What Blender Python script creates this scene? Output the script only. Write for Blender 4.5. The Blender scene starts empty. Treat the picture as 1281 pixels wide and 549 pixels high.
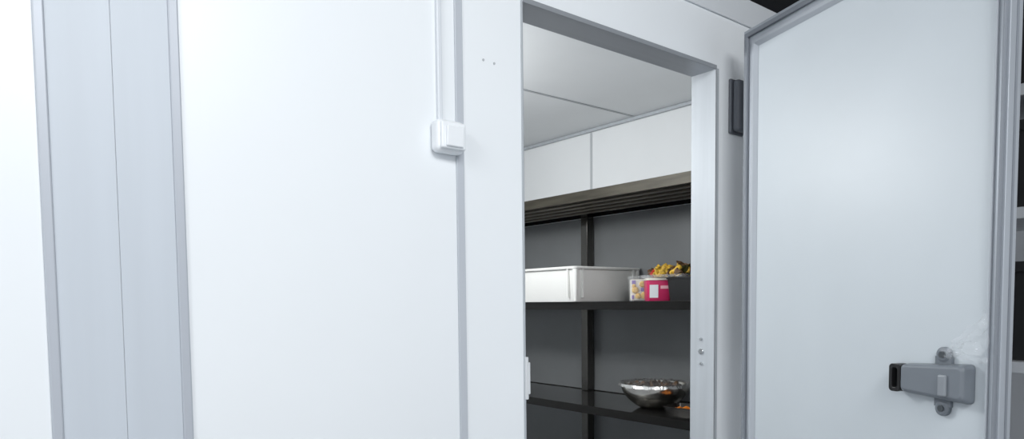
import bpy, bmesh, math, random
from mathutils import Matrix, Vector, noise
random.seed(4)
sc=bpy.context.scene
sc.view_settings.view_transform='Standard'
sc.view_settings.look='None'
COL=bpy.context.collection

# ---------------------------------------------------------------- materials
def mat(name,col,rough=.5,metal=0,bump=0,bscale=200,var=0,vscale=3,coat=0,trans=0,alpha=1,stretch=None,spec=.5,ior=1.45):
    m=bpy.data.materials.new(name); m.use_nodes=True
    nt=m.node_tree; b=nt.nodes['Principled BSDF']
    b.inputs['Base Color'].default_value=(*col,1); b.inputs['Roughness'].default_value=rough
    b.inputs['Metallic'].default_value=metal; b.inputs['Coat Weight'].default_value=coat
    b.inputs['Transmission Weight'].default_value=trans; b.inputs['Alpha'].default_value=alpha
    b.inputs['Specular IOR Level'].default_value=spec; b.inputs['IOR'].default_value=ior
    tc=nt.nodes.new('ShaderNodeTexCoord'); mp=nt.nodes.new('ShaderNodeMapping')
    nt.links.new(tc.outputs['Object'],mp.inputs[0])
    if stretch: mp.inputs['Scale'].default_value=stretch
    if var:
        n=nt.nodes.new('ShaderNodeTexNoise'); n.inputs['Scale'].default_value=vscale; n.inputs['Detail'].default_value=4
        nt.links.new(mp.outputs[0],n.inputs['Vector'])
        r=nt.nodes.new('ShaderNodeValToRGB')
        r.color_ramp.elements[0].position=.3; r.color_ramp.elements[1].position=.7
        r.color_ramp.elements[0].color=(*[max(0,c*(1-var)) for c in col],1)
        r.color_ramp.elements[1].color=(*[min(1,c*(1+var)) for c in col],1)
        nt.links.new(n.outputs['Fac'],r.inputs[0]); nt.links.new(r.outputs[0],b.inputs['Base Color'])
    if bump:
        n=nt.nodes.new('ShaderNodeTexNoise'); n.inputs['Scale'].default_value=bscale; n.inputs['Detail'].default_value=3
        nt.links.new(mp.outputs[0],n.inputs['Vector'])
        bp=nt.nodes.new('ShaderNodeBump'); bp.inputs['Strength'].default_value=bump; bp.inputs['Distance'].default_value=.002
        nt.links.new(n.outputs['Fac'],bp.inputs['Height']); nt.links.new(bp.outputs[0],b.inputs['Normal'])
    return m
M={}
M['panel']=mat('white_panel',(.84,.87,.895),.35,var=.012,vscale=1.5)
M['cap']=mat('cap_profile',(.70,.73,.76),.4)
M['inner']=mat('cold_room_panel',(.80,.82,.83),.4,var=.015)
M['ceil']=mat('cold_room_ceiling',(.77,.79,.80),.30,var=.02)
M['board']=mat('grey_cover_board',(.56,.605,.66),.45,var=.03,vscale=2,stretch=(8,1,.4))
M['trim']=mat('aluminium_trim',(.46,.49,.54),.4,.1,var=.03,stretch=(10,1,.5))
M['seam']=mat('seam_grey',(.48,.50,.52),.5)
M['jamb']=mat('jamb_aluminium',(.46,.49,.52),.5,.1,var=.06,stretch=(10,10,.5),spec=.4)
M['lintel']=mat('lintel_aluminium',(.36,.38,.41),.38,.3,var=.04,stretch=(.5,10,10))
M['black']=mat('black_ceiling',(.006,.007,.01),.8)
M['floor']=mat('vinyl_floor',(.30,.31,.33),.5,var=.1,vscale=20)
M['door']=mat('door_sheet',(.55,.595,.63),.42,var=.03,vscale=2,bump=.05,bscale=30)
M['dframe']=mat('door_edge_profile',(.40,.43,.47),.4,.3,var=.05,stretch=(6,6,.5))
M['gasket']=mat('rubber_gasket',(.22,.24,.27),.6)
M['gasket2']=mat('light_gasket',(.42,.45,.49),.5)
M['latch']=mat('grey_plastic',(.17,.19,.215),.4,bump=.1,bscale=400)
M['hinge']=mat('dark_grey_plastic',(.11,.12,.14),.4,bump=.1,bscale=400)
M['latch2']=mat('light_grey_plastic',(.24,.26,.285),.4)
M['screw']=mat('dark_screw',(.10,.11,.12),.35,.6)
M['bolt']=mat('steel_bolt',(.62,.64,.66),.25,.9)
M['blackp']=mat('black_plastic',(.012,.012,.013),.35)
M['stainless']=mat('stainless_steel',(.70,.72,.75),.35,.5,var=.05,stretch=(8,8,.5))
M['white']=mat('white_plastic',(.84,.865,.89),.35)
M['conduit']=mat('conduit_plastic',(.70,.73,.77),.4)
M['strike']=mat('strike_grey',(.66,.68,.70),.4)
M['tray']=mat('white_food_tray',(.72,.715,.69),.4,var=.02)
M['steel']=mat('dark_brushed_steel',(.050,.045,.034),.45,.3,var=.35,vscale=14,stretch=(3,.3,3),spec=.3)
M['rib']=mat('rib_steel',(.20,.18,.145),.3,.8)
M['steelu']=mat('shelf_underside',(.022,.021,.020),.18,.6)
M['shelf']=mat('shelf_sheet',(.085,.084,.082),.08,.85,var=.2,vscale=5)
M['back_shade']=mat('back_shade_grey',(.165,.172,.176),.32,.15,var=.12,vscale=1.6)  # dark grey paints the shade on the wall below the top shelf
M['post']=mat('black_steel_post',(.10,.096,.09),.12,.9)
M['pink']=mat('pink_tub',(.62,.03,.13),.35)
M['clear']=mat('clear_plastic',(.93,.95,.97),.15,alpha=.16)
M['cling']=mat('cling_film',(.9,.93,.96),.08,alpha=.07,spec=.8)
M['film']=mat('plastic_film',(.9,.93,.96),.06,alpha=.12,bump=.8,bscale=40,spec=1)
M['foil']=mat('foil',(.80,.79,.77),.25,.9,bump=.4,bscale=50)
M['bowl']=mat('bowl_steel',(.78,.75,.69),.22,1)
M['yellow']=mat('yellow_food',(.64,.40,.05),.5,var=.4,vscale=60)
M['olive']=mat('dark_green_food',(.07,.075,.02),.5,var=.4,vscale=60)
M['orange']=mat('orange_food',(.75,.22,.02),.4,var=.25,vscale=60)
M['red']=mat('red_food',(.40,.03,.02),.4,var=.25,vscale=60)
M['brown']=mat('brown_food',(.10,.05,.02),.5,var=.4,vscale=60)
M['dark']=mat('dark_food',(.035,.022,.012),.4,var=.4,vscale=60)
M['cookie']=mat('baked_cookie',(.80,.52,.14),.7,bump=.5,bscale=120,var=.2,vscale=80)
M['purple']=mat('purple_print',(.25,.17,.50),.5)
M['packet']=mat('pale_packet',(.80,.76,.68),.35)

# ---------------------------------------------------------------- helpers
def finish(name,bm,m,parent=None,loc=(0,0,0),rot=(0,0,0),bevel=0,smooth=False,seg=2):
    bmesh.ops.recalc_face_normals(bm,faces=bm.faces)
    me=bpy.data.meshes.new(name); bm.to_mesh(me); bm.free()
    o=bpy.data.objects.new(name,me); COL.objects.link(o)
    for x in (m if isinstance(m,list) else [m]): me.materials.append(x)
    o.location=loc; o.rotation_euler=rot
    if parent: o.parent=parent
    if bevel:
        b=o.modifiers.new('b','BEVEL'); b.width=bevel; b.segments=seg; b.limit_method='ANGLE'
    if smooth:
        for p in me.polygons: p.use_smooth=True
    return o
def addbox(bm,a,b):
    vs=[bm.verts.new((x,y,z)) for x in (a[0],b[0]) for y in (a[1],b[1]) for z in (a[2],b[2])]
    for f in ((0,1,3,2),(4,6,7,5),(0,4,5,1),(2,3,7,6),(0,2,6,4),(1,5,7,3)): bm.faces.new([vs[i] for i in f])
def boxes(name,L,m,parent=None,bevel=0,**k):
    bm=bmesh.new()
    for a,b in L: addbox(bm,a,b)
    return finish(name,bm,m,parent,bevel=bevel,**k)
def frame_mesh(name,x0,x1,z0,z1,wd,y0,y1,m,parent=None,bevel=0,slope=0,wr=None):
    "rectangular picture-frame profile in local XZ; wr = width of the free-edge side"
    wr=wd if wr is None else wr
    bm=bmesh.new()
    def ring(i,ir,y): return [bm.verts.new((x,y,z)) for x,z in ((x0+i,z0+i),(x1-ir,z0+i),(x1-ir,z1-i),(x0+i,z1-i))]
    r=[ring(0,0,y1),ring(0,0,y0),ring(wd-slope,wr-min(slope,wr*.5),y0),ring(wd,wr,y1)]
    for a,b in zip(r,r[1:]+r[:1]):
        for i in range(4): bm.faces.new((a[i],a[(i+1)%4],b[(i+1)%4],b[i]))
    return finish(name,bm,m,parent,bevel=bevel)
def rr(w,d,r,z,n=5):
    r=min(r,w/2-.0001,d/2-.0001); out=[]
    for cx,cy,a0 in ((w/2-r,d/2-r,0),(-w/2+r,d/2-r,90),(-w/2+r,-d/2+r,180),(w/2-r,-d/2+r,270)):
        for i in range(n+1):
            a=math.radians(a0+90*i/n); out.append((cx+r*math.cos(a),cy+r*math.sin(a),z))
    return out
def circ(r,z,n=40): return [(r*math.cos(2*math.pi*i/n),r*math.sin(2*math.pi*i/n),z) for i in range(n)]
def loft(bm,rings,cap0=True,cap1=True,mi=None,xf=None):
    R=[[bm.verts.new((xf@Vector(p)) if xf else p) for p in r] for r in rings]
    n=len(R[0])
    for k,(a,b) in enumerate(zip(R,R[1:])):
        for i in range(n):
            f=bm.faces.new((a[i],a[(i+1)%n],b[(i+1)%n],b[i]))
            if mi: f.material_index=mi[k]
    if cap0: bm.faces.new(R[0][::-1])
    if cap1: bm.faces.new(R[-1])
def lofted(name,rings,m,parent=None,loc=(0,0,0),rot=(0,0,0),smooth=True,bevel=0,**k):
    bm=bmesh.new(); loft(bm,rings,**k)
    o=finish(name,bm,m,parent,loc,rot,bevel=bevel,smooth=smooth)
    if smooth:
        e=o.modifiers.new('es','EDGE_SPLIT'); e.split_angle=math.radians(35)
    return o
def empty(name,loc,rot=(0,0,0)):
    e=bpy.data.objects.new(name,None); e.location=loc; e.rotation_euler=rot; COL.objects.link(e); e.empty_display_size=.1
    return e
def struct(o): o["kind"]="structure"; return o
def tag(o,label,cat,group=None):
    o["label"]=label; o["category"]=cat
    if group: o["group"]=group
    return o

# ---------------------------------------------------------------- room shell
YW=1.475; TH=.10; OX0,OX1,OZ=1.24,2.14,2.068; ZT=2.355; XS=2.76; ZC=2.19
bm=bmesh.new()
addbox(bm,(-1.6,YW,0),(OX0,YW+TH,ZT)); addbox(bm,(OX1,YW,0),(XS+.1,YW+TH,ZT)); addbox(bm,(OX0,YW,OZ),(OX1,YW+TH,ZT))
struct(finish('wall_front',bm,M['panel']))
struct(boxes('wall_right',[((XS,YW+TH,0),(XS+.1,4.6,ZT))],M['inner']))
struct(boxes('wall_left',[((-1.6,YW+TH,0),(-1.5,4.6,ZT))],M['inner']))
struct(boxes('wall_back',[((-1.5,4.5,0),(XS,4.6,ZT))],M['inner']))
struct(boxes('wall_kitchen',[((4.2,-3,0),(4.3,6,3.0))],mat('kitchen_wall',(.55,.57,.60),.5,var=.03)))
struct(boxes('ceiling',[((-1.5,YW+TH,ZC),(XS,4.5,ZT-.01))],M['ceil']))
struct(boxes('floor',[((-5,-5,-.05),(6,4.6,0))],M['floor']))
struct(boxes('ceiling.001',[((-5,-5,3.0),(6,6,3.05))],M['black']))
n=1
def trim(L,m,bevel=.002):
    global n
    o=struct(boxes('trim_%d'%n,L,m,bevel=bevel)); n+=1; return o
trim([((-1.6,YW-.008,2.258),(XS+.1,YW-.0002,ZT))],M['cap'],.003)
trim([((.127,YW-.006,0),(.145,YW-.0002,2.256))],M['trim'],.003)
trim([((.345,YW-.006,0),(.364,YW-.0002,2.256))],M['trim'],.003)
trim([((.145,YW-.003,0),(.2465,YW-.0002,2.256)),((.2473,YW-.003,0),(.345,YW-.0002,2.256))],M['board'],.0006)
trim([((1.015,YW-.005,0),(1.039,YW-.0002,2.256))],mat('seam_cover',(.50,.53,.575),.4),.002)
# opening lining: right and left jamb, lintel
trim([((OX1-.002,YW-.003,0),(OX1-.0002,YW+TH+.003,OZ)),((OX1-.002,YW-.003,0),(OX1+.014,YW-.0002,OZ+.002))],M['jamb'],.0008)
trim([((OX0+.0002,YW-.003,0),(OX0+.002,YW+TH+.003,OZ)),((OX0-.005,YW-.003,0),(OX0+.002,YW-.0002,OZ+.002))],M['jamb'],.0008)
trim([((OX0,YW-.003,OZ-.002),(OX1,YW+TH+.003,OZ-.0002)),((OX0,YW-.004,OZ-.002),(OX1,YW-.0002,OZ+.012))],M['lintel'],.0008)
# inside joints
trim([((XS-.003,2.69,1.2),(XS-.0002,2.705,ZC-.02))],M['seam'],.0008)
trim([((-1.5,2.372,ZC-.003),(XS,2.386,ZC-.0002))],M['seam'],.0008)
trim([((XS-.018,YW+TH,ZC-.018),(XS-.0002,4.5,ZC-.0002))],M['jamb'],.004)

# ---------------------------------------------------------------- wall switch + conduit
sw=empty('light_switch',(.979,YW-.0002,1.662))
tag(sw,"white surface-mounted rocker light switch on the panel wall","light switch")
boxes('switch_box',[((-.042,-.040,-.040),(.042,0,.040))],M['white'],sw,bevel=.014,seg=5)
boxes('cover_plate',[((-.036,-.048,-.033),(.036,-.039,.033))],M['white'],sw,bevel=.005,seg=3)
o=boxes('rocker',[((-.025,-.056,-.025),(.025,-.046,.025))],M['white'],sw,bevel=.003,seg=3); o.rotation_euler[0]=math.radians(3.5)
cd=boxes('cable_conduit',[((.958,YW-.011,1.7025),(.972,YW-.0002,2.256))],M['conduit'],bevel=.003)
tag(cd,"slim pale vertical cable conduit rising from the switch","conduit")

for i,(x,z,r) in enumerate(((1.107,1.884,.0035),(1.143,1.882,.0035))):
    c=lofted('screw_cap',[circ(r,0,16),circ(r*.9,.003,16)],M['seam'],loc=(x,YW+.001,z),rot=(math.radians(90),0,0))
    tag(c,"tiny grey screw cap on the white panel","screw cap","screw caps on the panel")
for i,(y,z,r) in enumerate(((1.50,1.105,.006),(1.50,1.060,.011),(1.50,1.015,.006))):
    c=lofted('bolt_head',[circ(r,0,20),circ(r,.003,20),circ(r*.8,.005,20)],M['bolt'],loc=(OX1-.002,y+.03,z),rot=(0,math.radians(-90),0))
    tag(c,"round steel bolt head in the grey door jamb","bolt","bolts in the jamb")
lk=boxes('strike_plate',[((OX0-.003,YW-.010,.975),(OX0+.006,YW+.03,1.095)),((OX0+.001,YW-.014,.99),(OX0+.009,YW-.008,1.08))],M['strike'],bevel=.002)
tag(lk,"pale grey strike plate on the door jamb edge","strike plate")

# ---------------------------------------------------------------- fixed hinge on wall
hg=empty('door_hinge',(2.258,YW+.0005,1.950))
tag(hg,"dark grey plastic cold room door hinge beside the opening","hinge")
boxes('hinge_plate',[((-.042,-.012,-.098),(.042,0,.098))],M['hinge'],hg,bevel=.005)
boxes('hinge_cover',[((-.036,-.042,-.092),(.034,-.012,.092))],M['hinge'],hg,bevel=.012,seg=4)
boxes('hinge_knuckle',[((.018,-.058,-.07),(.046,-.03,.07))],M['hinge'],hg,bevel=.008,seg=3)

# ---------------------------------------------------------------- open door
W=.908; DZ0=.02; HT=2.140; DT=.028
ang=math.radians(250)
door=boxes('door_1',[((0,0,0),(W,DT,HT))],M['door'])
door.location=(2.147,1.36,DZ0); door.rotation_euler=(0,0,ang); struct(door)
frame_mesh('edge_profile',-.002,W+.002,-.002,HT+.002,.046,-.008,DT+.002,M['dframe'],door,bevel=.002,wr=.026)
frame_mesh('door_gasket',.012,W-.004,.012,HT-.012,.015,-.018,-.0081,M['gasket'],door,bevel=.003,wr=.004)
frame_mesh('inner_profile',.0442,W-.0242,.0442,HT-.0442,.022,-.013,-.0002,M['gasket2'],door,bevel=.002,slope=.012,wr=.008)
# release latch
lt=empty('door_latch',(.763,-.0002,1.024)); lt.parent=door
bm=bmesh.new()
xf=Matrix.Rotation(math.radians(90),4,'X')   # local z -> -y
def ringx(x0,x1,z0,z1,dep,r,taper=0):
    out=[]
    for p in rr(x1-x0,z1-z0,r,0):
        x=p[0]+(x0+x1)/2; z=p[1]
        t=max(0,min(1,(x1-x)/(x1-x0)))
        out.append((x,z*(1-taper*t)+(z0+z1)/2,dep))
    return out
loft(bm,[ringx(-.092,.085,-.048,.048,0,.012,.22),ringx(-.092,.085,-.048,.048,.014,.012,.22),ringx(-.090,.082,-.042,.045,.034,.012,.22),ringx(-.084,.076,-.034,.039,.040,.010,.22)],xf=xf)
finish('latch_body',bm,M['latch'],lt,smooth=False,bevel=.002)
for s in (1,-1):
    bm=bmesh.new()
    loft(bm,[circ(.019,0,28),circ(.019,.010,28),circ(.013,.013,28)],xf=Matrix.Translation((.008,0,s*.066))@xf)
    addbox(bm,(-.014,-.010,min(s*.04,s*.062)),(.030,0,max(s*.04,s*.062)))
    finish('mounting_lug',bm,M['latch'],lt,bevel=.001)
    bm=bmesh.new(); loft(bm,[circ(.008,.0131,20),circ(.008,.016,20)],xf=Matrix.Translation((.008,0,s*.066))@xf)
    finish('screw',bm,M['screw'],lt)
boxes('release_lever',[((.022,-.047,-.032),(.044,-.038,.020))],M['latch2'],lt,bevel=.004)
bm=bmesh.new()
def ringset(w,h,r,y): return [(p[0]-.106,y,p[1]) for p in rr(w,h,r,0,6)]
A=[ringset(.034,.072,.010,-.008),ringset(.034,.072,.010,-.038),ringset(.016,.052,.006,-.038),ringset(.016,.052,.006,-.008)]
V=[[bm.verts.new(p) for p in r] for r in A]
for a,b in zip(V,V[1:]+V[:1]):
    k=len(a)
    for i in range(k): bm.faces.new((a[i],a[(i+1)%k],b[(i+1)%k],b[i]))
finish('latch_loop',bm,M['blackp'],lt,bevel=.001)
boxes('edge_seal',[((W+.0021,.010,.03),(W+.004,.016,HT-.03))],M['gasket'],door)
# peeling film on the door border
bm=bmesh.new(); nx,nz=40,30; g=[]
for i in range(nx+1):
    col=[]
    for j in range(nz+1):
        u=i/nx; v=j/nz
        p=Vector((.800+u*.100,-.028,1.098+u*.040+(v-.5)*(.014+.11*u)))
        fold=abs(math.sin((v*4+u*1.5+1.4*noise.noise(Vector((u*3,v*3,2))))*math.pi))
        p.y-=.016*fold+.008*abs(noise.noise(Vector((u*6,v*6,1))))
        p.z+=.014*noise.noise(Vector((u*6,v*3,8)))
        p.x-=.03*noise.noise(Vector((v*6,u*2,3)))*(1-u)
        col.append(bm.verts.new(p))
    g.append(col)
for i in range(nx):
    for j in range(nz): bm.faces.new((g[i][j],g[i+1][j],g[i+1][j+1],g[i][j+1]))
fl=finish('protective_film',bm,M['film'],door,smooth=True)
fl["label"]="crumpled clear protective film peeling from the door edge"

# ---------------------------------------------------------------- steel rack past the open door
rk=empty('steel_rack',(2.70,.86,0))
tag(rk,"stainless steel kitchen rack with dark crates past the open door","rack")
for sx in (-.25,.25):
    for sy in (-.40,.40):
        boxes('post',[((sx-.015,sy-.015,0),(sx+.015,sy+.015,2.20))],M['stainless'],rk,bevel=.003)
for z in (.15,.62,1.02,1.48,1.84,2.15):
    boxes('rack_shelf',[((-.2349,-.4149,z),(.2349,.4149,z+.035))],M['stainless'],rk,bevel=.003)
for i,(z,hh) in enumerate(((1.0552,.30),(1.5152,.26),(1.8752,.22))):
    cr=lofted('storage_crate',[rr(.36,.62,.02,0),rr(.40,.68,.03,hh-.03),rr(.42,.70,.03,hh-.03),rr(.42,.70,.03,hh),rr(.39,.67,.03,hh),rr(.35,.61,.02,.01)],M['blackp'],loc=(2.70,.86,z))
    tag(cr,"black plastic storage crate on the stainless steel rack","crate","crates on the steel rack")

# ---------------------------------------------------------------- shelving
XF,XB,Y0,Y1=2.31,2.742,1.60,4.2
sh=empty('shelving_unit',((XF+XB)/2,(Y0+Y1)/2,0))
tag(sh,"dark steel shelving unit along the cold room wall","shelving")
inv=Vector((-(XF+XB)/2,-(Y0+Y1)/2,0))
def sb(name,L,m,bevel=0):
    o=boxes(name,[(Vector(a)+inv,Vector(b)+inv) for a,b in L],m,sh,bevel=bevel); return o
T=1.765
sb('shelf_board',[((XF+.003,Y0,T-.004),(XB-.003,Y1,T))],M['steelu'])
sb('front_rail',[((XF,Y0,T-.046),(XF+.0029,Y1,T)),((XF+.003,Y0,T-.046),(XF+.02,Y1,T-.043))],M['steel'],.0008)
for k in range(4):
    x=XF+.07+k*.088
    sb('underside_rib',[((x,Y0+.02,T-.048),(x+.028,Y1-.02,T-.0042))],M['rib'],.003)
sb('rear_rail',[((XB-.0029,Y0,T-.056),(XB,Y1,T))],M['steelu'])
for zz in (1.247,.755):
    sb('shelf_board',[((XF+.003,Y0,zz-.004),(XB-.003,Y1,zz))],M['shelf'])
    sb('front_rail',[((XF,Y0,zz-.038),(XF+.0029,Y1,zz)),((XF+.003,Y0,zz-.038),(XF+.02,Y1,zz-.035))],M['steelu'],.0008)
    sb('rear_rail',[((XB-.0029,Y0,zz-.038),(XB,Y1,zz+.004))],M['steelu'])
zz=.30
sb('shelf_board',[((XF+.003,Y0,zz-.004),(XB-.003,Y1,zz))],M['shelf'])
for (x,y) in ((XF+.02,Y0),(XF+.02,Y1-.05),(XB-.055,Y0),(XB-.055,2.66),(XB-.055,Y1-.05)):
    sb('post',[((x,y,0),(x+.05,y+.05,.2955)),((x,y,.3005),(x+.05,y+.05,.7505)),((x,y,.7555),(x+.05,y+.05,1.2425)),((x,y,1.2475),(x+.05,y+.05,T-.0045))],M['post'],.004)
sb('back_shade_sheet',[((XB+.001,Y0,.1),(XB+.004,Y1,T-.06))],M['back_shade'])  # added dark sheet standing in for shade on the wall behind the shelves

# ---------------------------------------------------------------- items on middle shelf
SZ=1.2472
w,d,h=.470,.66,.168
tr=empty('food_tray',(2.503,2.325+d/2,SZ))
tag(tr,"large white plastic food tray on the middle steel shelf","tray")
lofted('tray_body',[rr(w-.044,d-.044,.014,0),rr(w-.036,d-.036,.016,.008),rr(w-.026,d-.026,.016,h-.026),rr(w-.026,d-.026,.016,h-.004),rr(w-.032,d-.032,.014,h-.004),rr(w-.032,d-.032,.014,h-.03),rr(w-.05,d-.05,.012,.010)],M['tray'],tr)
lofted('tray_rim',[rr(w-.025,d-.025,.016,h-.010),rr(w-.006,d-.006,.018,h-.013),rr(w,d,.018,h-.011),rr(w+.002,d+.002,.018,h-.004),rr(w-.006,d-.006,.017,h),rr(w-.032,d-.032,.014,h),rr(w-.034,d-.034,.014,h-.010)],M['tray'],tr,cap0=False,cap1=False)
for sx in (1,-1):
    for sy in (1,-1):
        bm=bmesh.new()
        loft(bm,[[(p[0]+sx*(w/2-.017),p[1]+sy*(d/2-.017),z) for p in circ(r,0,20)] for r,z in ((.008,.004),(.012,.05),(.015,h-.0125))])
        def mm(a,b): return (min(a,b),max(a,b))
        X1=mm(sx*(w/2-.060),sx*(w/2-.052)); Y1_=mm(sy*(d/2-.001),sy*(d/2-.014)); addbox(bm,(X1[0],Y1_[0],.02),(X1[1],Y1_[1],h-.012))
        X1=mm(sx*(w/2-.001),sx*(w/2-.014)); Y1_=mm(sy*(d/2-.060),sy*(d/2-.052)); addbox(bm,(X1[0],Y1_[0],.02),(X1[1],Y1_[1],h-.012))
        o=finish('corner_rib',bm,M['tray'],tr,smooth=True); e=o.modifiers.new('es','EDGE_SPLIT'); e.split_angle=math.radians(35)

# packet of cookies
cp=empty('cookie_packet',(2.550,2.180,SZ),(0,0,math.radians(-42)))
tag(cp,"clear and pale plastic packet of cookies with purple print","cookie packet")
lofted('plastic_box',[rr(.088,.062,.01,0),rr(.098,.070,.012,.105),rr(.104,.076,.012,.107),rr(.100,.070,.01,.118)],M['clear'],cp,smooth=True)
boxes('pack_insert',[((-.040,-.020,.003),(.040,.028,.104))],M['packet'],cp,bevel=.005)
for a,b in (((-.036,-.0235,.080),(-.018,-.0202,.098)),((.006,-.0235,.046),(.020,-.0202,.062)),((-.036,-.0235,.010),(-.026,-.0202,.028)),((.024,-.0235,.086),(.036,-.0202,.098))):
    boxes('print_patch',[(a,b)],M['purple'],cp,bevel=.001)
for (cx,cz,r) in ((-.020,.052,.016),(.022,.026,.017),(-.006,.024,.014),(.014,.080,.015),(-.026,.072,.009)):
    bm=bmesh.new()
    loft(bm,[circ(r,0,18),circ(r,.004,18),circ(r*.7,.007,18)])
    finish('cookie',bm,M['cookie'],cp,loc=(cx,-.0202,cz),rot=(math.radians(90),0,0),smooth=True)

# pink tub (squarish)
TA=math.radians(-42)
tb=empty('dessert_tub',(2.480,2.010,SZ),(0,0,TA))
tag(tb,"squarish pink plastic tub with white label and pale lid","tub")
TS=.112
lofted('tub_body',[rr(TS*.90,TS*.90,.012,0),rr(TS*.94,TS*.94,.012,.004),rr(TS,TS,.014,.090),rr(TS,TS,.014,.092)],M['pink'],tb)
lofted('tub_lid',[rr(TS+.001,TS+.001,.014,.0922),rr(TS+.007,TS+.007,.016,.0924),rr(TS+.007,TS+.007,.016,.099),rr(TS-.004,TS-.004,.012,.102)],M['packet'],tb)
def face_patch(name,x0,x1,z0,z1,m):
    bm=bmesh.new(); q=[]
    for x,z in ((x0,z0),(x1,z0),(x1,z1),(x0,z1)):
        q.append(bm.verts.new((x,-(TS*(.94+.06*(z-.004)/.086))/2-.0008,z)))
    bm.faces.new(q); return finish(name,bm,m,tb)
face_patch('tub_label',-.044,-.006,.014,.072,M['white'])
face_patch('tub_band',.004,.040,.054,.068,mat('pale_pink',(.85,.45,.5),.5))

# black container
bc=empty('food_container',(2.505,1.855,SZ))
tag(bc,"black plastic food container on the middle shelf","container")
lofted('container_body',[rr(.13,.13,.02,0),rr(.145,.145,.02,.092),rr(.145,.145,.02,.094)],M['blackp'],bc)
lofted('container_lid',[rr(.147,.147,.022,.0942),rr(.154,.154,.022,.095),rr(.154,.154,.022,.101),rr(.142,.142,.02,.102)],M['blackp'],bc)

# clear tray of food on top of tub and container
zt=SZ+.1032
ct=empty('salad_tray',(2.505,1.945,zt))
tag(ct,"clear plastic tray heaped with yellow and brown produce","salad tray")
lofted('plastic_tray',[rr(.17,.24,.02,0),rr(.18,.25,.025,.010),rr(.190,.260,.03,.010),rr(.190,.260,.03,.012),rr(.178,.248,.025,.012),rr(.168,.238,.02,.002)],M['clear'],ct)
def pile(name,mats,parent,cnt,rx,ry,h,size,z0,label=None,nz=.45,off=(0,0)):
    bm=bmesh.new()
    for i in range(cnt):
        a=random.uniform(0,2*math.pi); r=math.sqrt(random.random())*.95
        x=off[0]+rx*r*math.cos(a); y=off[1]+ry*r*math.sin(a); z=z0+random.random()*h*(1-r*r)+size*.6
        s=size*random.uniform(.6,1.25)
        mt=Matrix.Translation((x,y,z))@Matrix.Rotation(random.uniform(0,6),4,Vector((random.random(),random.random(),random.random()+.01)).normalized())@Matrix.Diagonal((s,s*.8,s*random.uniform(.35,.65),1))
        res=bmesh.ops.create_icosphere(bm,subdivisions=3,radius=1,matrix=mt)
        mi=random.randrange(len(mats))
        for v in res['verts']:
            v.co+=Vector((noise.noise(v.co*60),noise.noise(v.co*60+Vector((5,0,0))),noise.noise(v.co*60+Vector((0,5,0)))))*s*nz
            v.co.z=max(v.co.z,z0)
            for f in v.link_faces: f.material_index=mi
    o=finish(name,bm,mats,parent,smooth=True); o["kind"]="stuff"
    if label:o["label"]=label
    return o
pile('yellow_salad',[M['yellow'],M['yellow'],M['yellow'],M['red'],M['olive'],M['brown']],ct,46,.065,.055,.046,.021,.003,"yellow chopped produce",.6,(0,.052))
pile('green_salad',[M['olive'],M['brown'],M['brown'],M['yellow'],M['brown'],M['red']],ct,46,.065,.06,.042,.021,.003,"dark green and brown chopped produce",.6,(0,-.055))

# ---------------------------------------------------------------- items on lower shelf
LZ=.7552
bw=empty('metal_bowl',(2.505,2.045,LZ))
tag(bw,"stainless steel mixing bowl with crinkled foil around its rim","bowl")
rings=[circ(.060,0,56)]
for i in range(1,10): rings.append(circ(.064+.091*(math.sin(i/9*math.pi/2)**.95),.106*(i/9)**1.15,56))
rings+= [circ(.164,.106,56),circ(.164,.109,56),circ(.153,.108,56)]
for i in range(8,0,-1): rings.append(circ(.062+.091*(math.sin(i/9*math.pi/2)**.95),.106*(i/9)**1.15+.003,56))
lofted('bowl_body',rings,M['bowl'],bw)
def annulus(name,r0,r1,NR,NA,zf,m,smooth=False):
    bm=bmesh.new(); prev=None
    for i in range(NR+1):
        row=[]; t=i/NR; r=r0+(r1-r0)*t
        for j in range(NA):
            a=2*math.pi*j/NA; P=Vector((r*math.cos(a),r*math.sin(a),0)); P.z=zf(t,a,P); row.append(bm.verts.new(P))
        if prev:
            for j in range(NA): bm.faces.new((prev[j],prev[(j+1)%NA],row[(j+1)%NA],row[j]))
        prev=row
    return finish(name,bm,m,bw,smooth=smooth)
annulus('foil_rim',.142,.170,6,130,lambda t,a,P:.111+.005*math.sin(t*math.pi)+.007*abs(noise.noise(P*70))*(1 if t<.95 else .3)-(.008+.006*noise.noise(P*50) if t>.95 else 0),M['foil'])
annulus('cling_film',.002,.142,9,70,lambda t,a,P:.132-.018*t*t+.006*abs(noise.noise(P*30)),M['cling'],True)
pile('bowl_food',[M['dark'],M['dark'],M['brown']],bw,70,.120,.120,.012,.017,.088,"dark cooked food in the bowl")
annulus('food_base',.001,.146,3,40,lambda t,a,P:.095,M['dark'])

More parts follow.
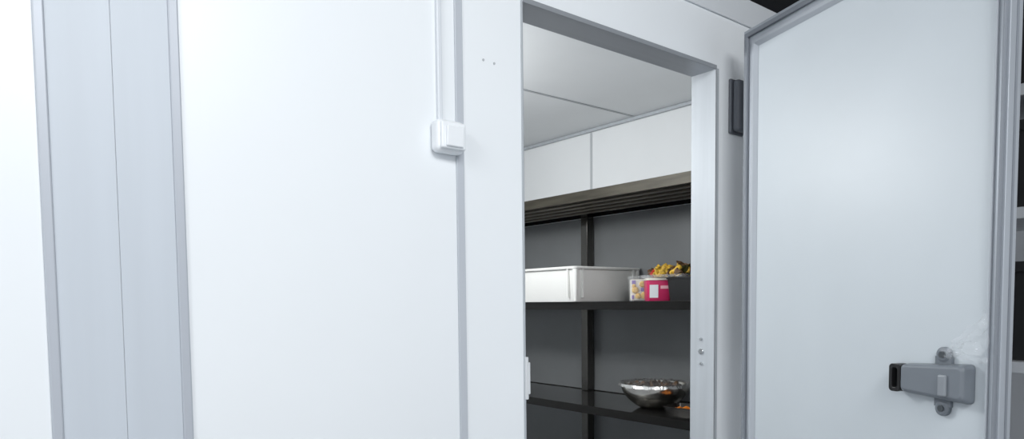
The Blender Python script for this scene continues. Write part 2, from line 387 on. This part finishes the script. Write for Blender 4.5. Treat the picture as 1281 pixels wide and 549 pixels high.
x,y=2.415,1.790
ft=empty('vegetable_tray',(x,y,LZ),(0,0,.12))
tag(ft,"small dark tray holding orange tomatoes on the lower shelf","tray")
lofted('tray_body',[rr(.11,.16,.015,0),rr(.13,.18,.02,.040),rr(.138,.188,.022,.040),rr(.138,.188,.022,.042),rr(.128,.178,.02,.042),rr(.108,.158,.015,.002)],mat('dull_steel',(.06,.058,.055),.25,.8),ft)
for i,(dx,dy) in enumerate(((-.03,.045),(.005,.050),(.033,.035),(-.01,.013),(.026,.0),(-.03,-.022))):
    bm=bmesh.new(); s=.0175
    bmesh.ops.create_icosphere(bm,subdivisions=2,radius=s)
    for v in bm.verts: v.co*=1+.15*noise.noise(v.co*60+Vector((i,0,0))); v.co.z*=.95
    c=finish('tomato',bm,M['orange'],loc=(x+dx,y+dy,LZ+.0195),smooth=True)
    tag(c,"small orange tomato in a dark tray","tomato","tomatoes in the dark tray")

# ---------------------------------------------------------------- lights
def area(name,loc,target,size,power,col=(1,1,1),sy=None):
    l=bpy.data.lights.new(name,'AREA'); l.energy=power; l.color=col; l.size=size
    if sy: l.shape='RECTANGLE'; l.size_y=sy
    o=bpy.data.objects.new(name,l); COL.objects.link(o); o.location=loc
    o.rotation_euler=(Vector(target)-Vector(loc)).to_track_quat('-Z','Y').to_euler(); return o
area('kitchen_light',(.3,-.9,2.9),(.4,1.2,1.0),1.6,84,(.97,.988,1),1.0)
area('kitchen_light',(-2.0,-.2,2.9),(0,.6,0),1.2,54,(.97,.988,1),1.0)
l=bpy.data.lights.new('cold_room_lamp','POINT'); l.energy=50; l.shadow_soft_size=.12; l.color=(.98,.995,1)
o=bpy.data.objects.new('cold_room_lamp',l); COL.objects.link(o); o.location=(1.15,2.5,1.93)
wd=bpy.data.worlds.new('w'); sc.world=wd; wd.use_nodes=True
wd.node_tree.nodes['Background'].inputs[0].default_value=(.90,.95,1,1); wd.node_tree.nodes['Background'].inputs[1].default_value=1.12

# ---------------------------------------------------------------- camera
cam=bpy.data.cameras.new('camera'); co=bpy.data.objects.new('camera',cam); COL.objects.link(co)
Rm=Matrix.Rotation(math.radians(-39),4,'Z')@Matrix.Rotation(math.radians(90-3.3),4,'X')@Matrix.Rotation(math.radians(-.6),4,'Z')
co.matrix_world=Matrix.Translation((0,0,1.25))@Rm
cam.sensor_width=36; cam.lens=36*860/1281; cam.shift_y=(427-274.5)/1281; cam.clip_start=.02
sc.camera=co
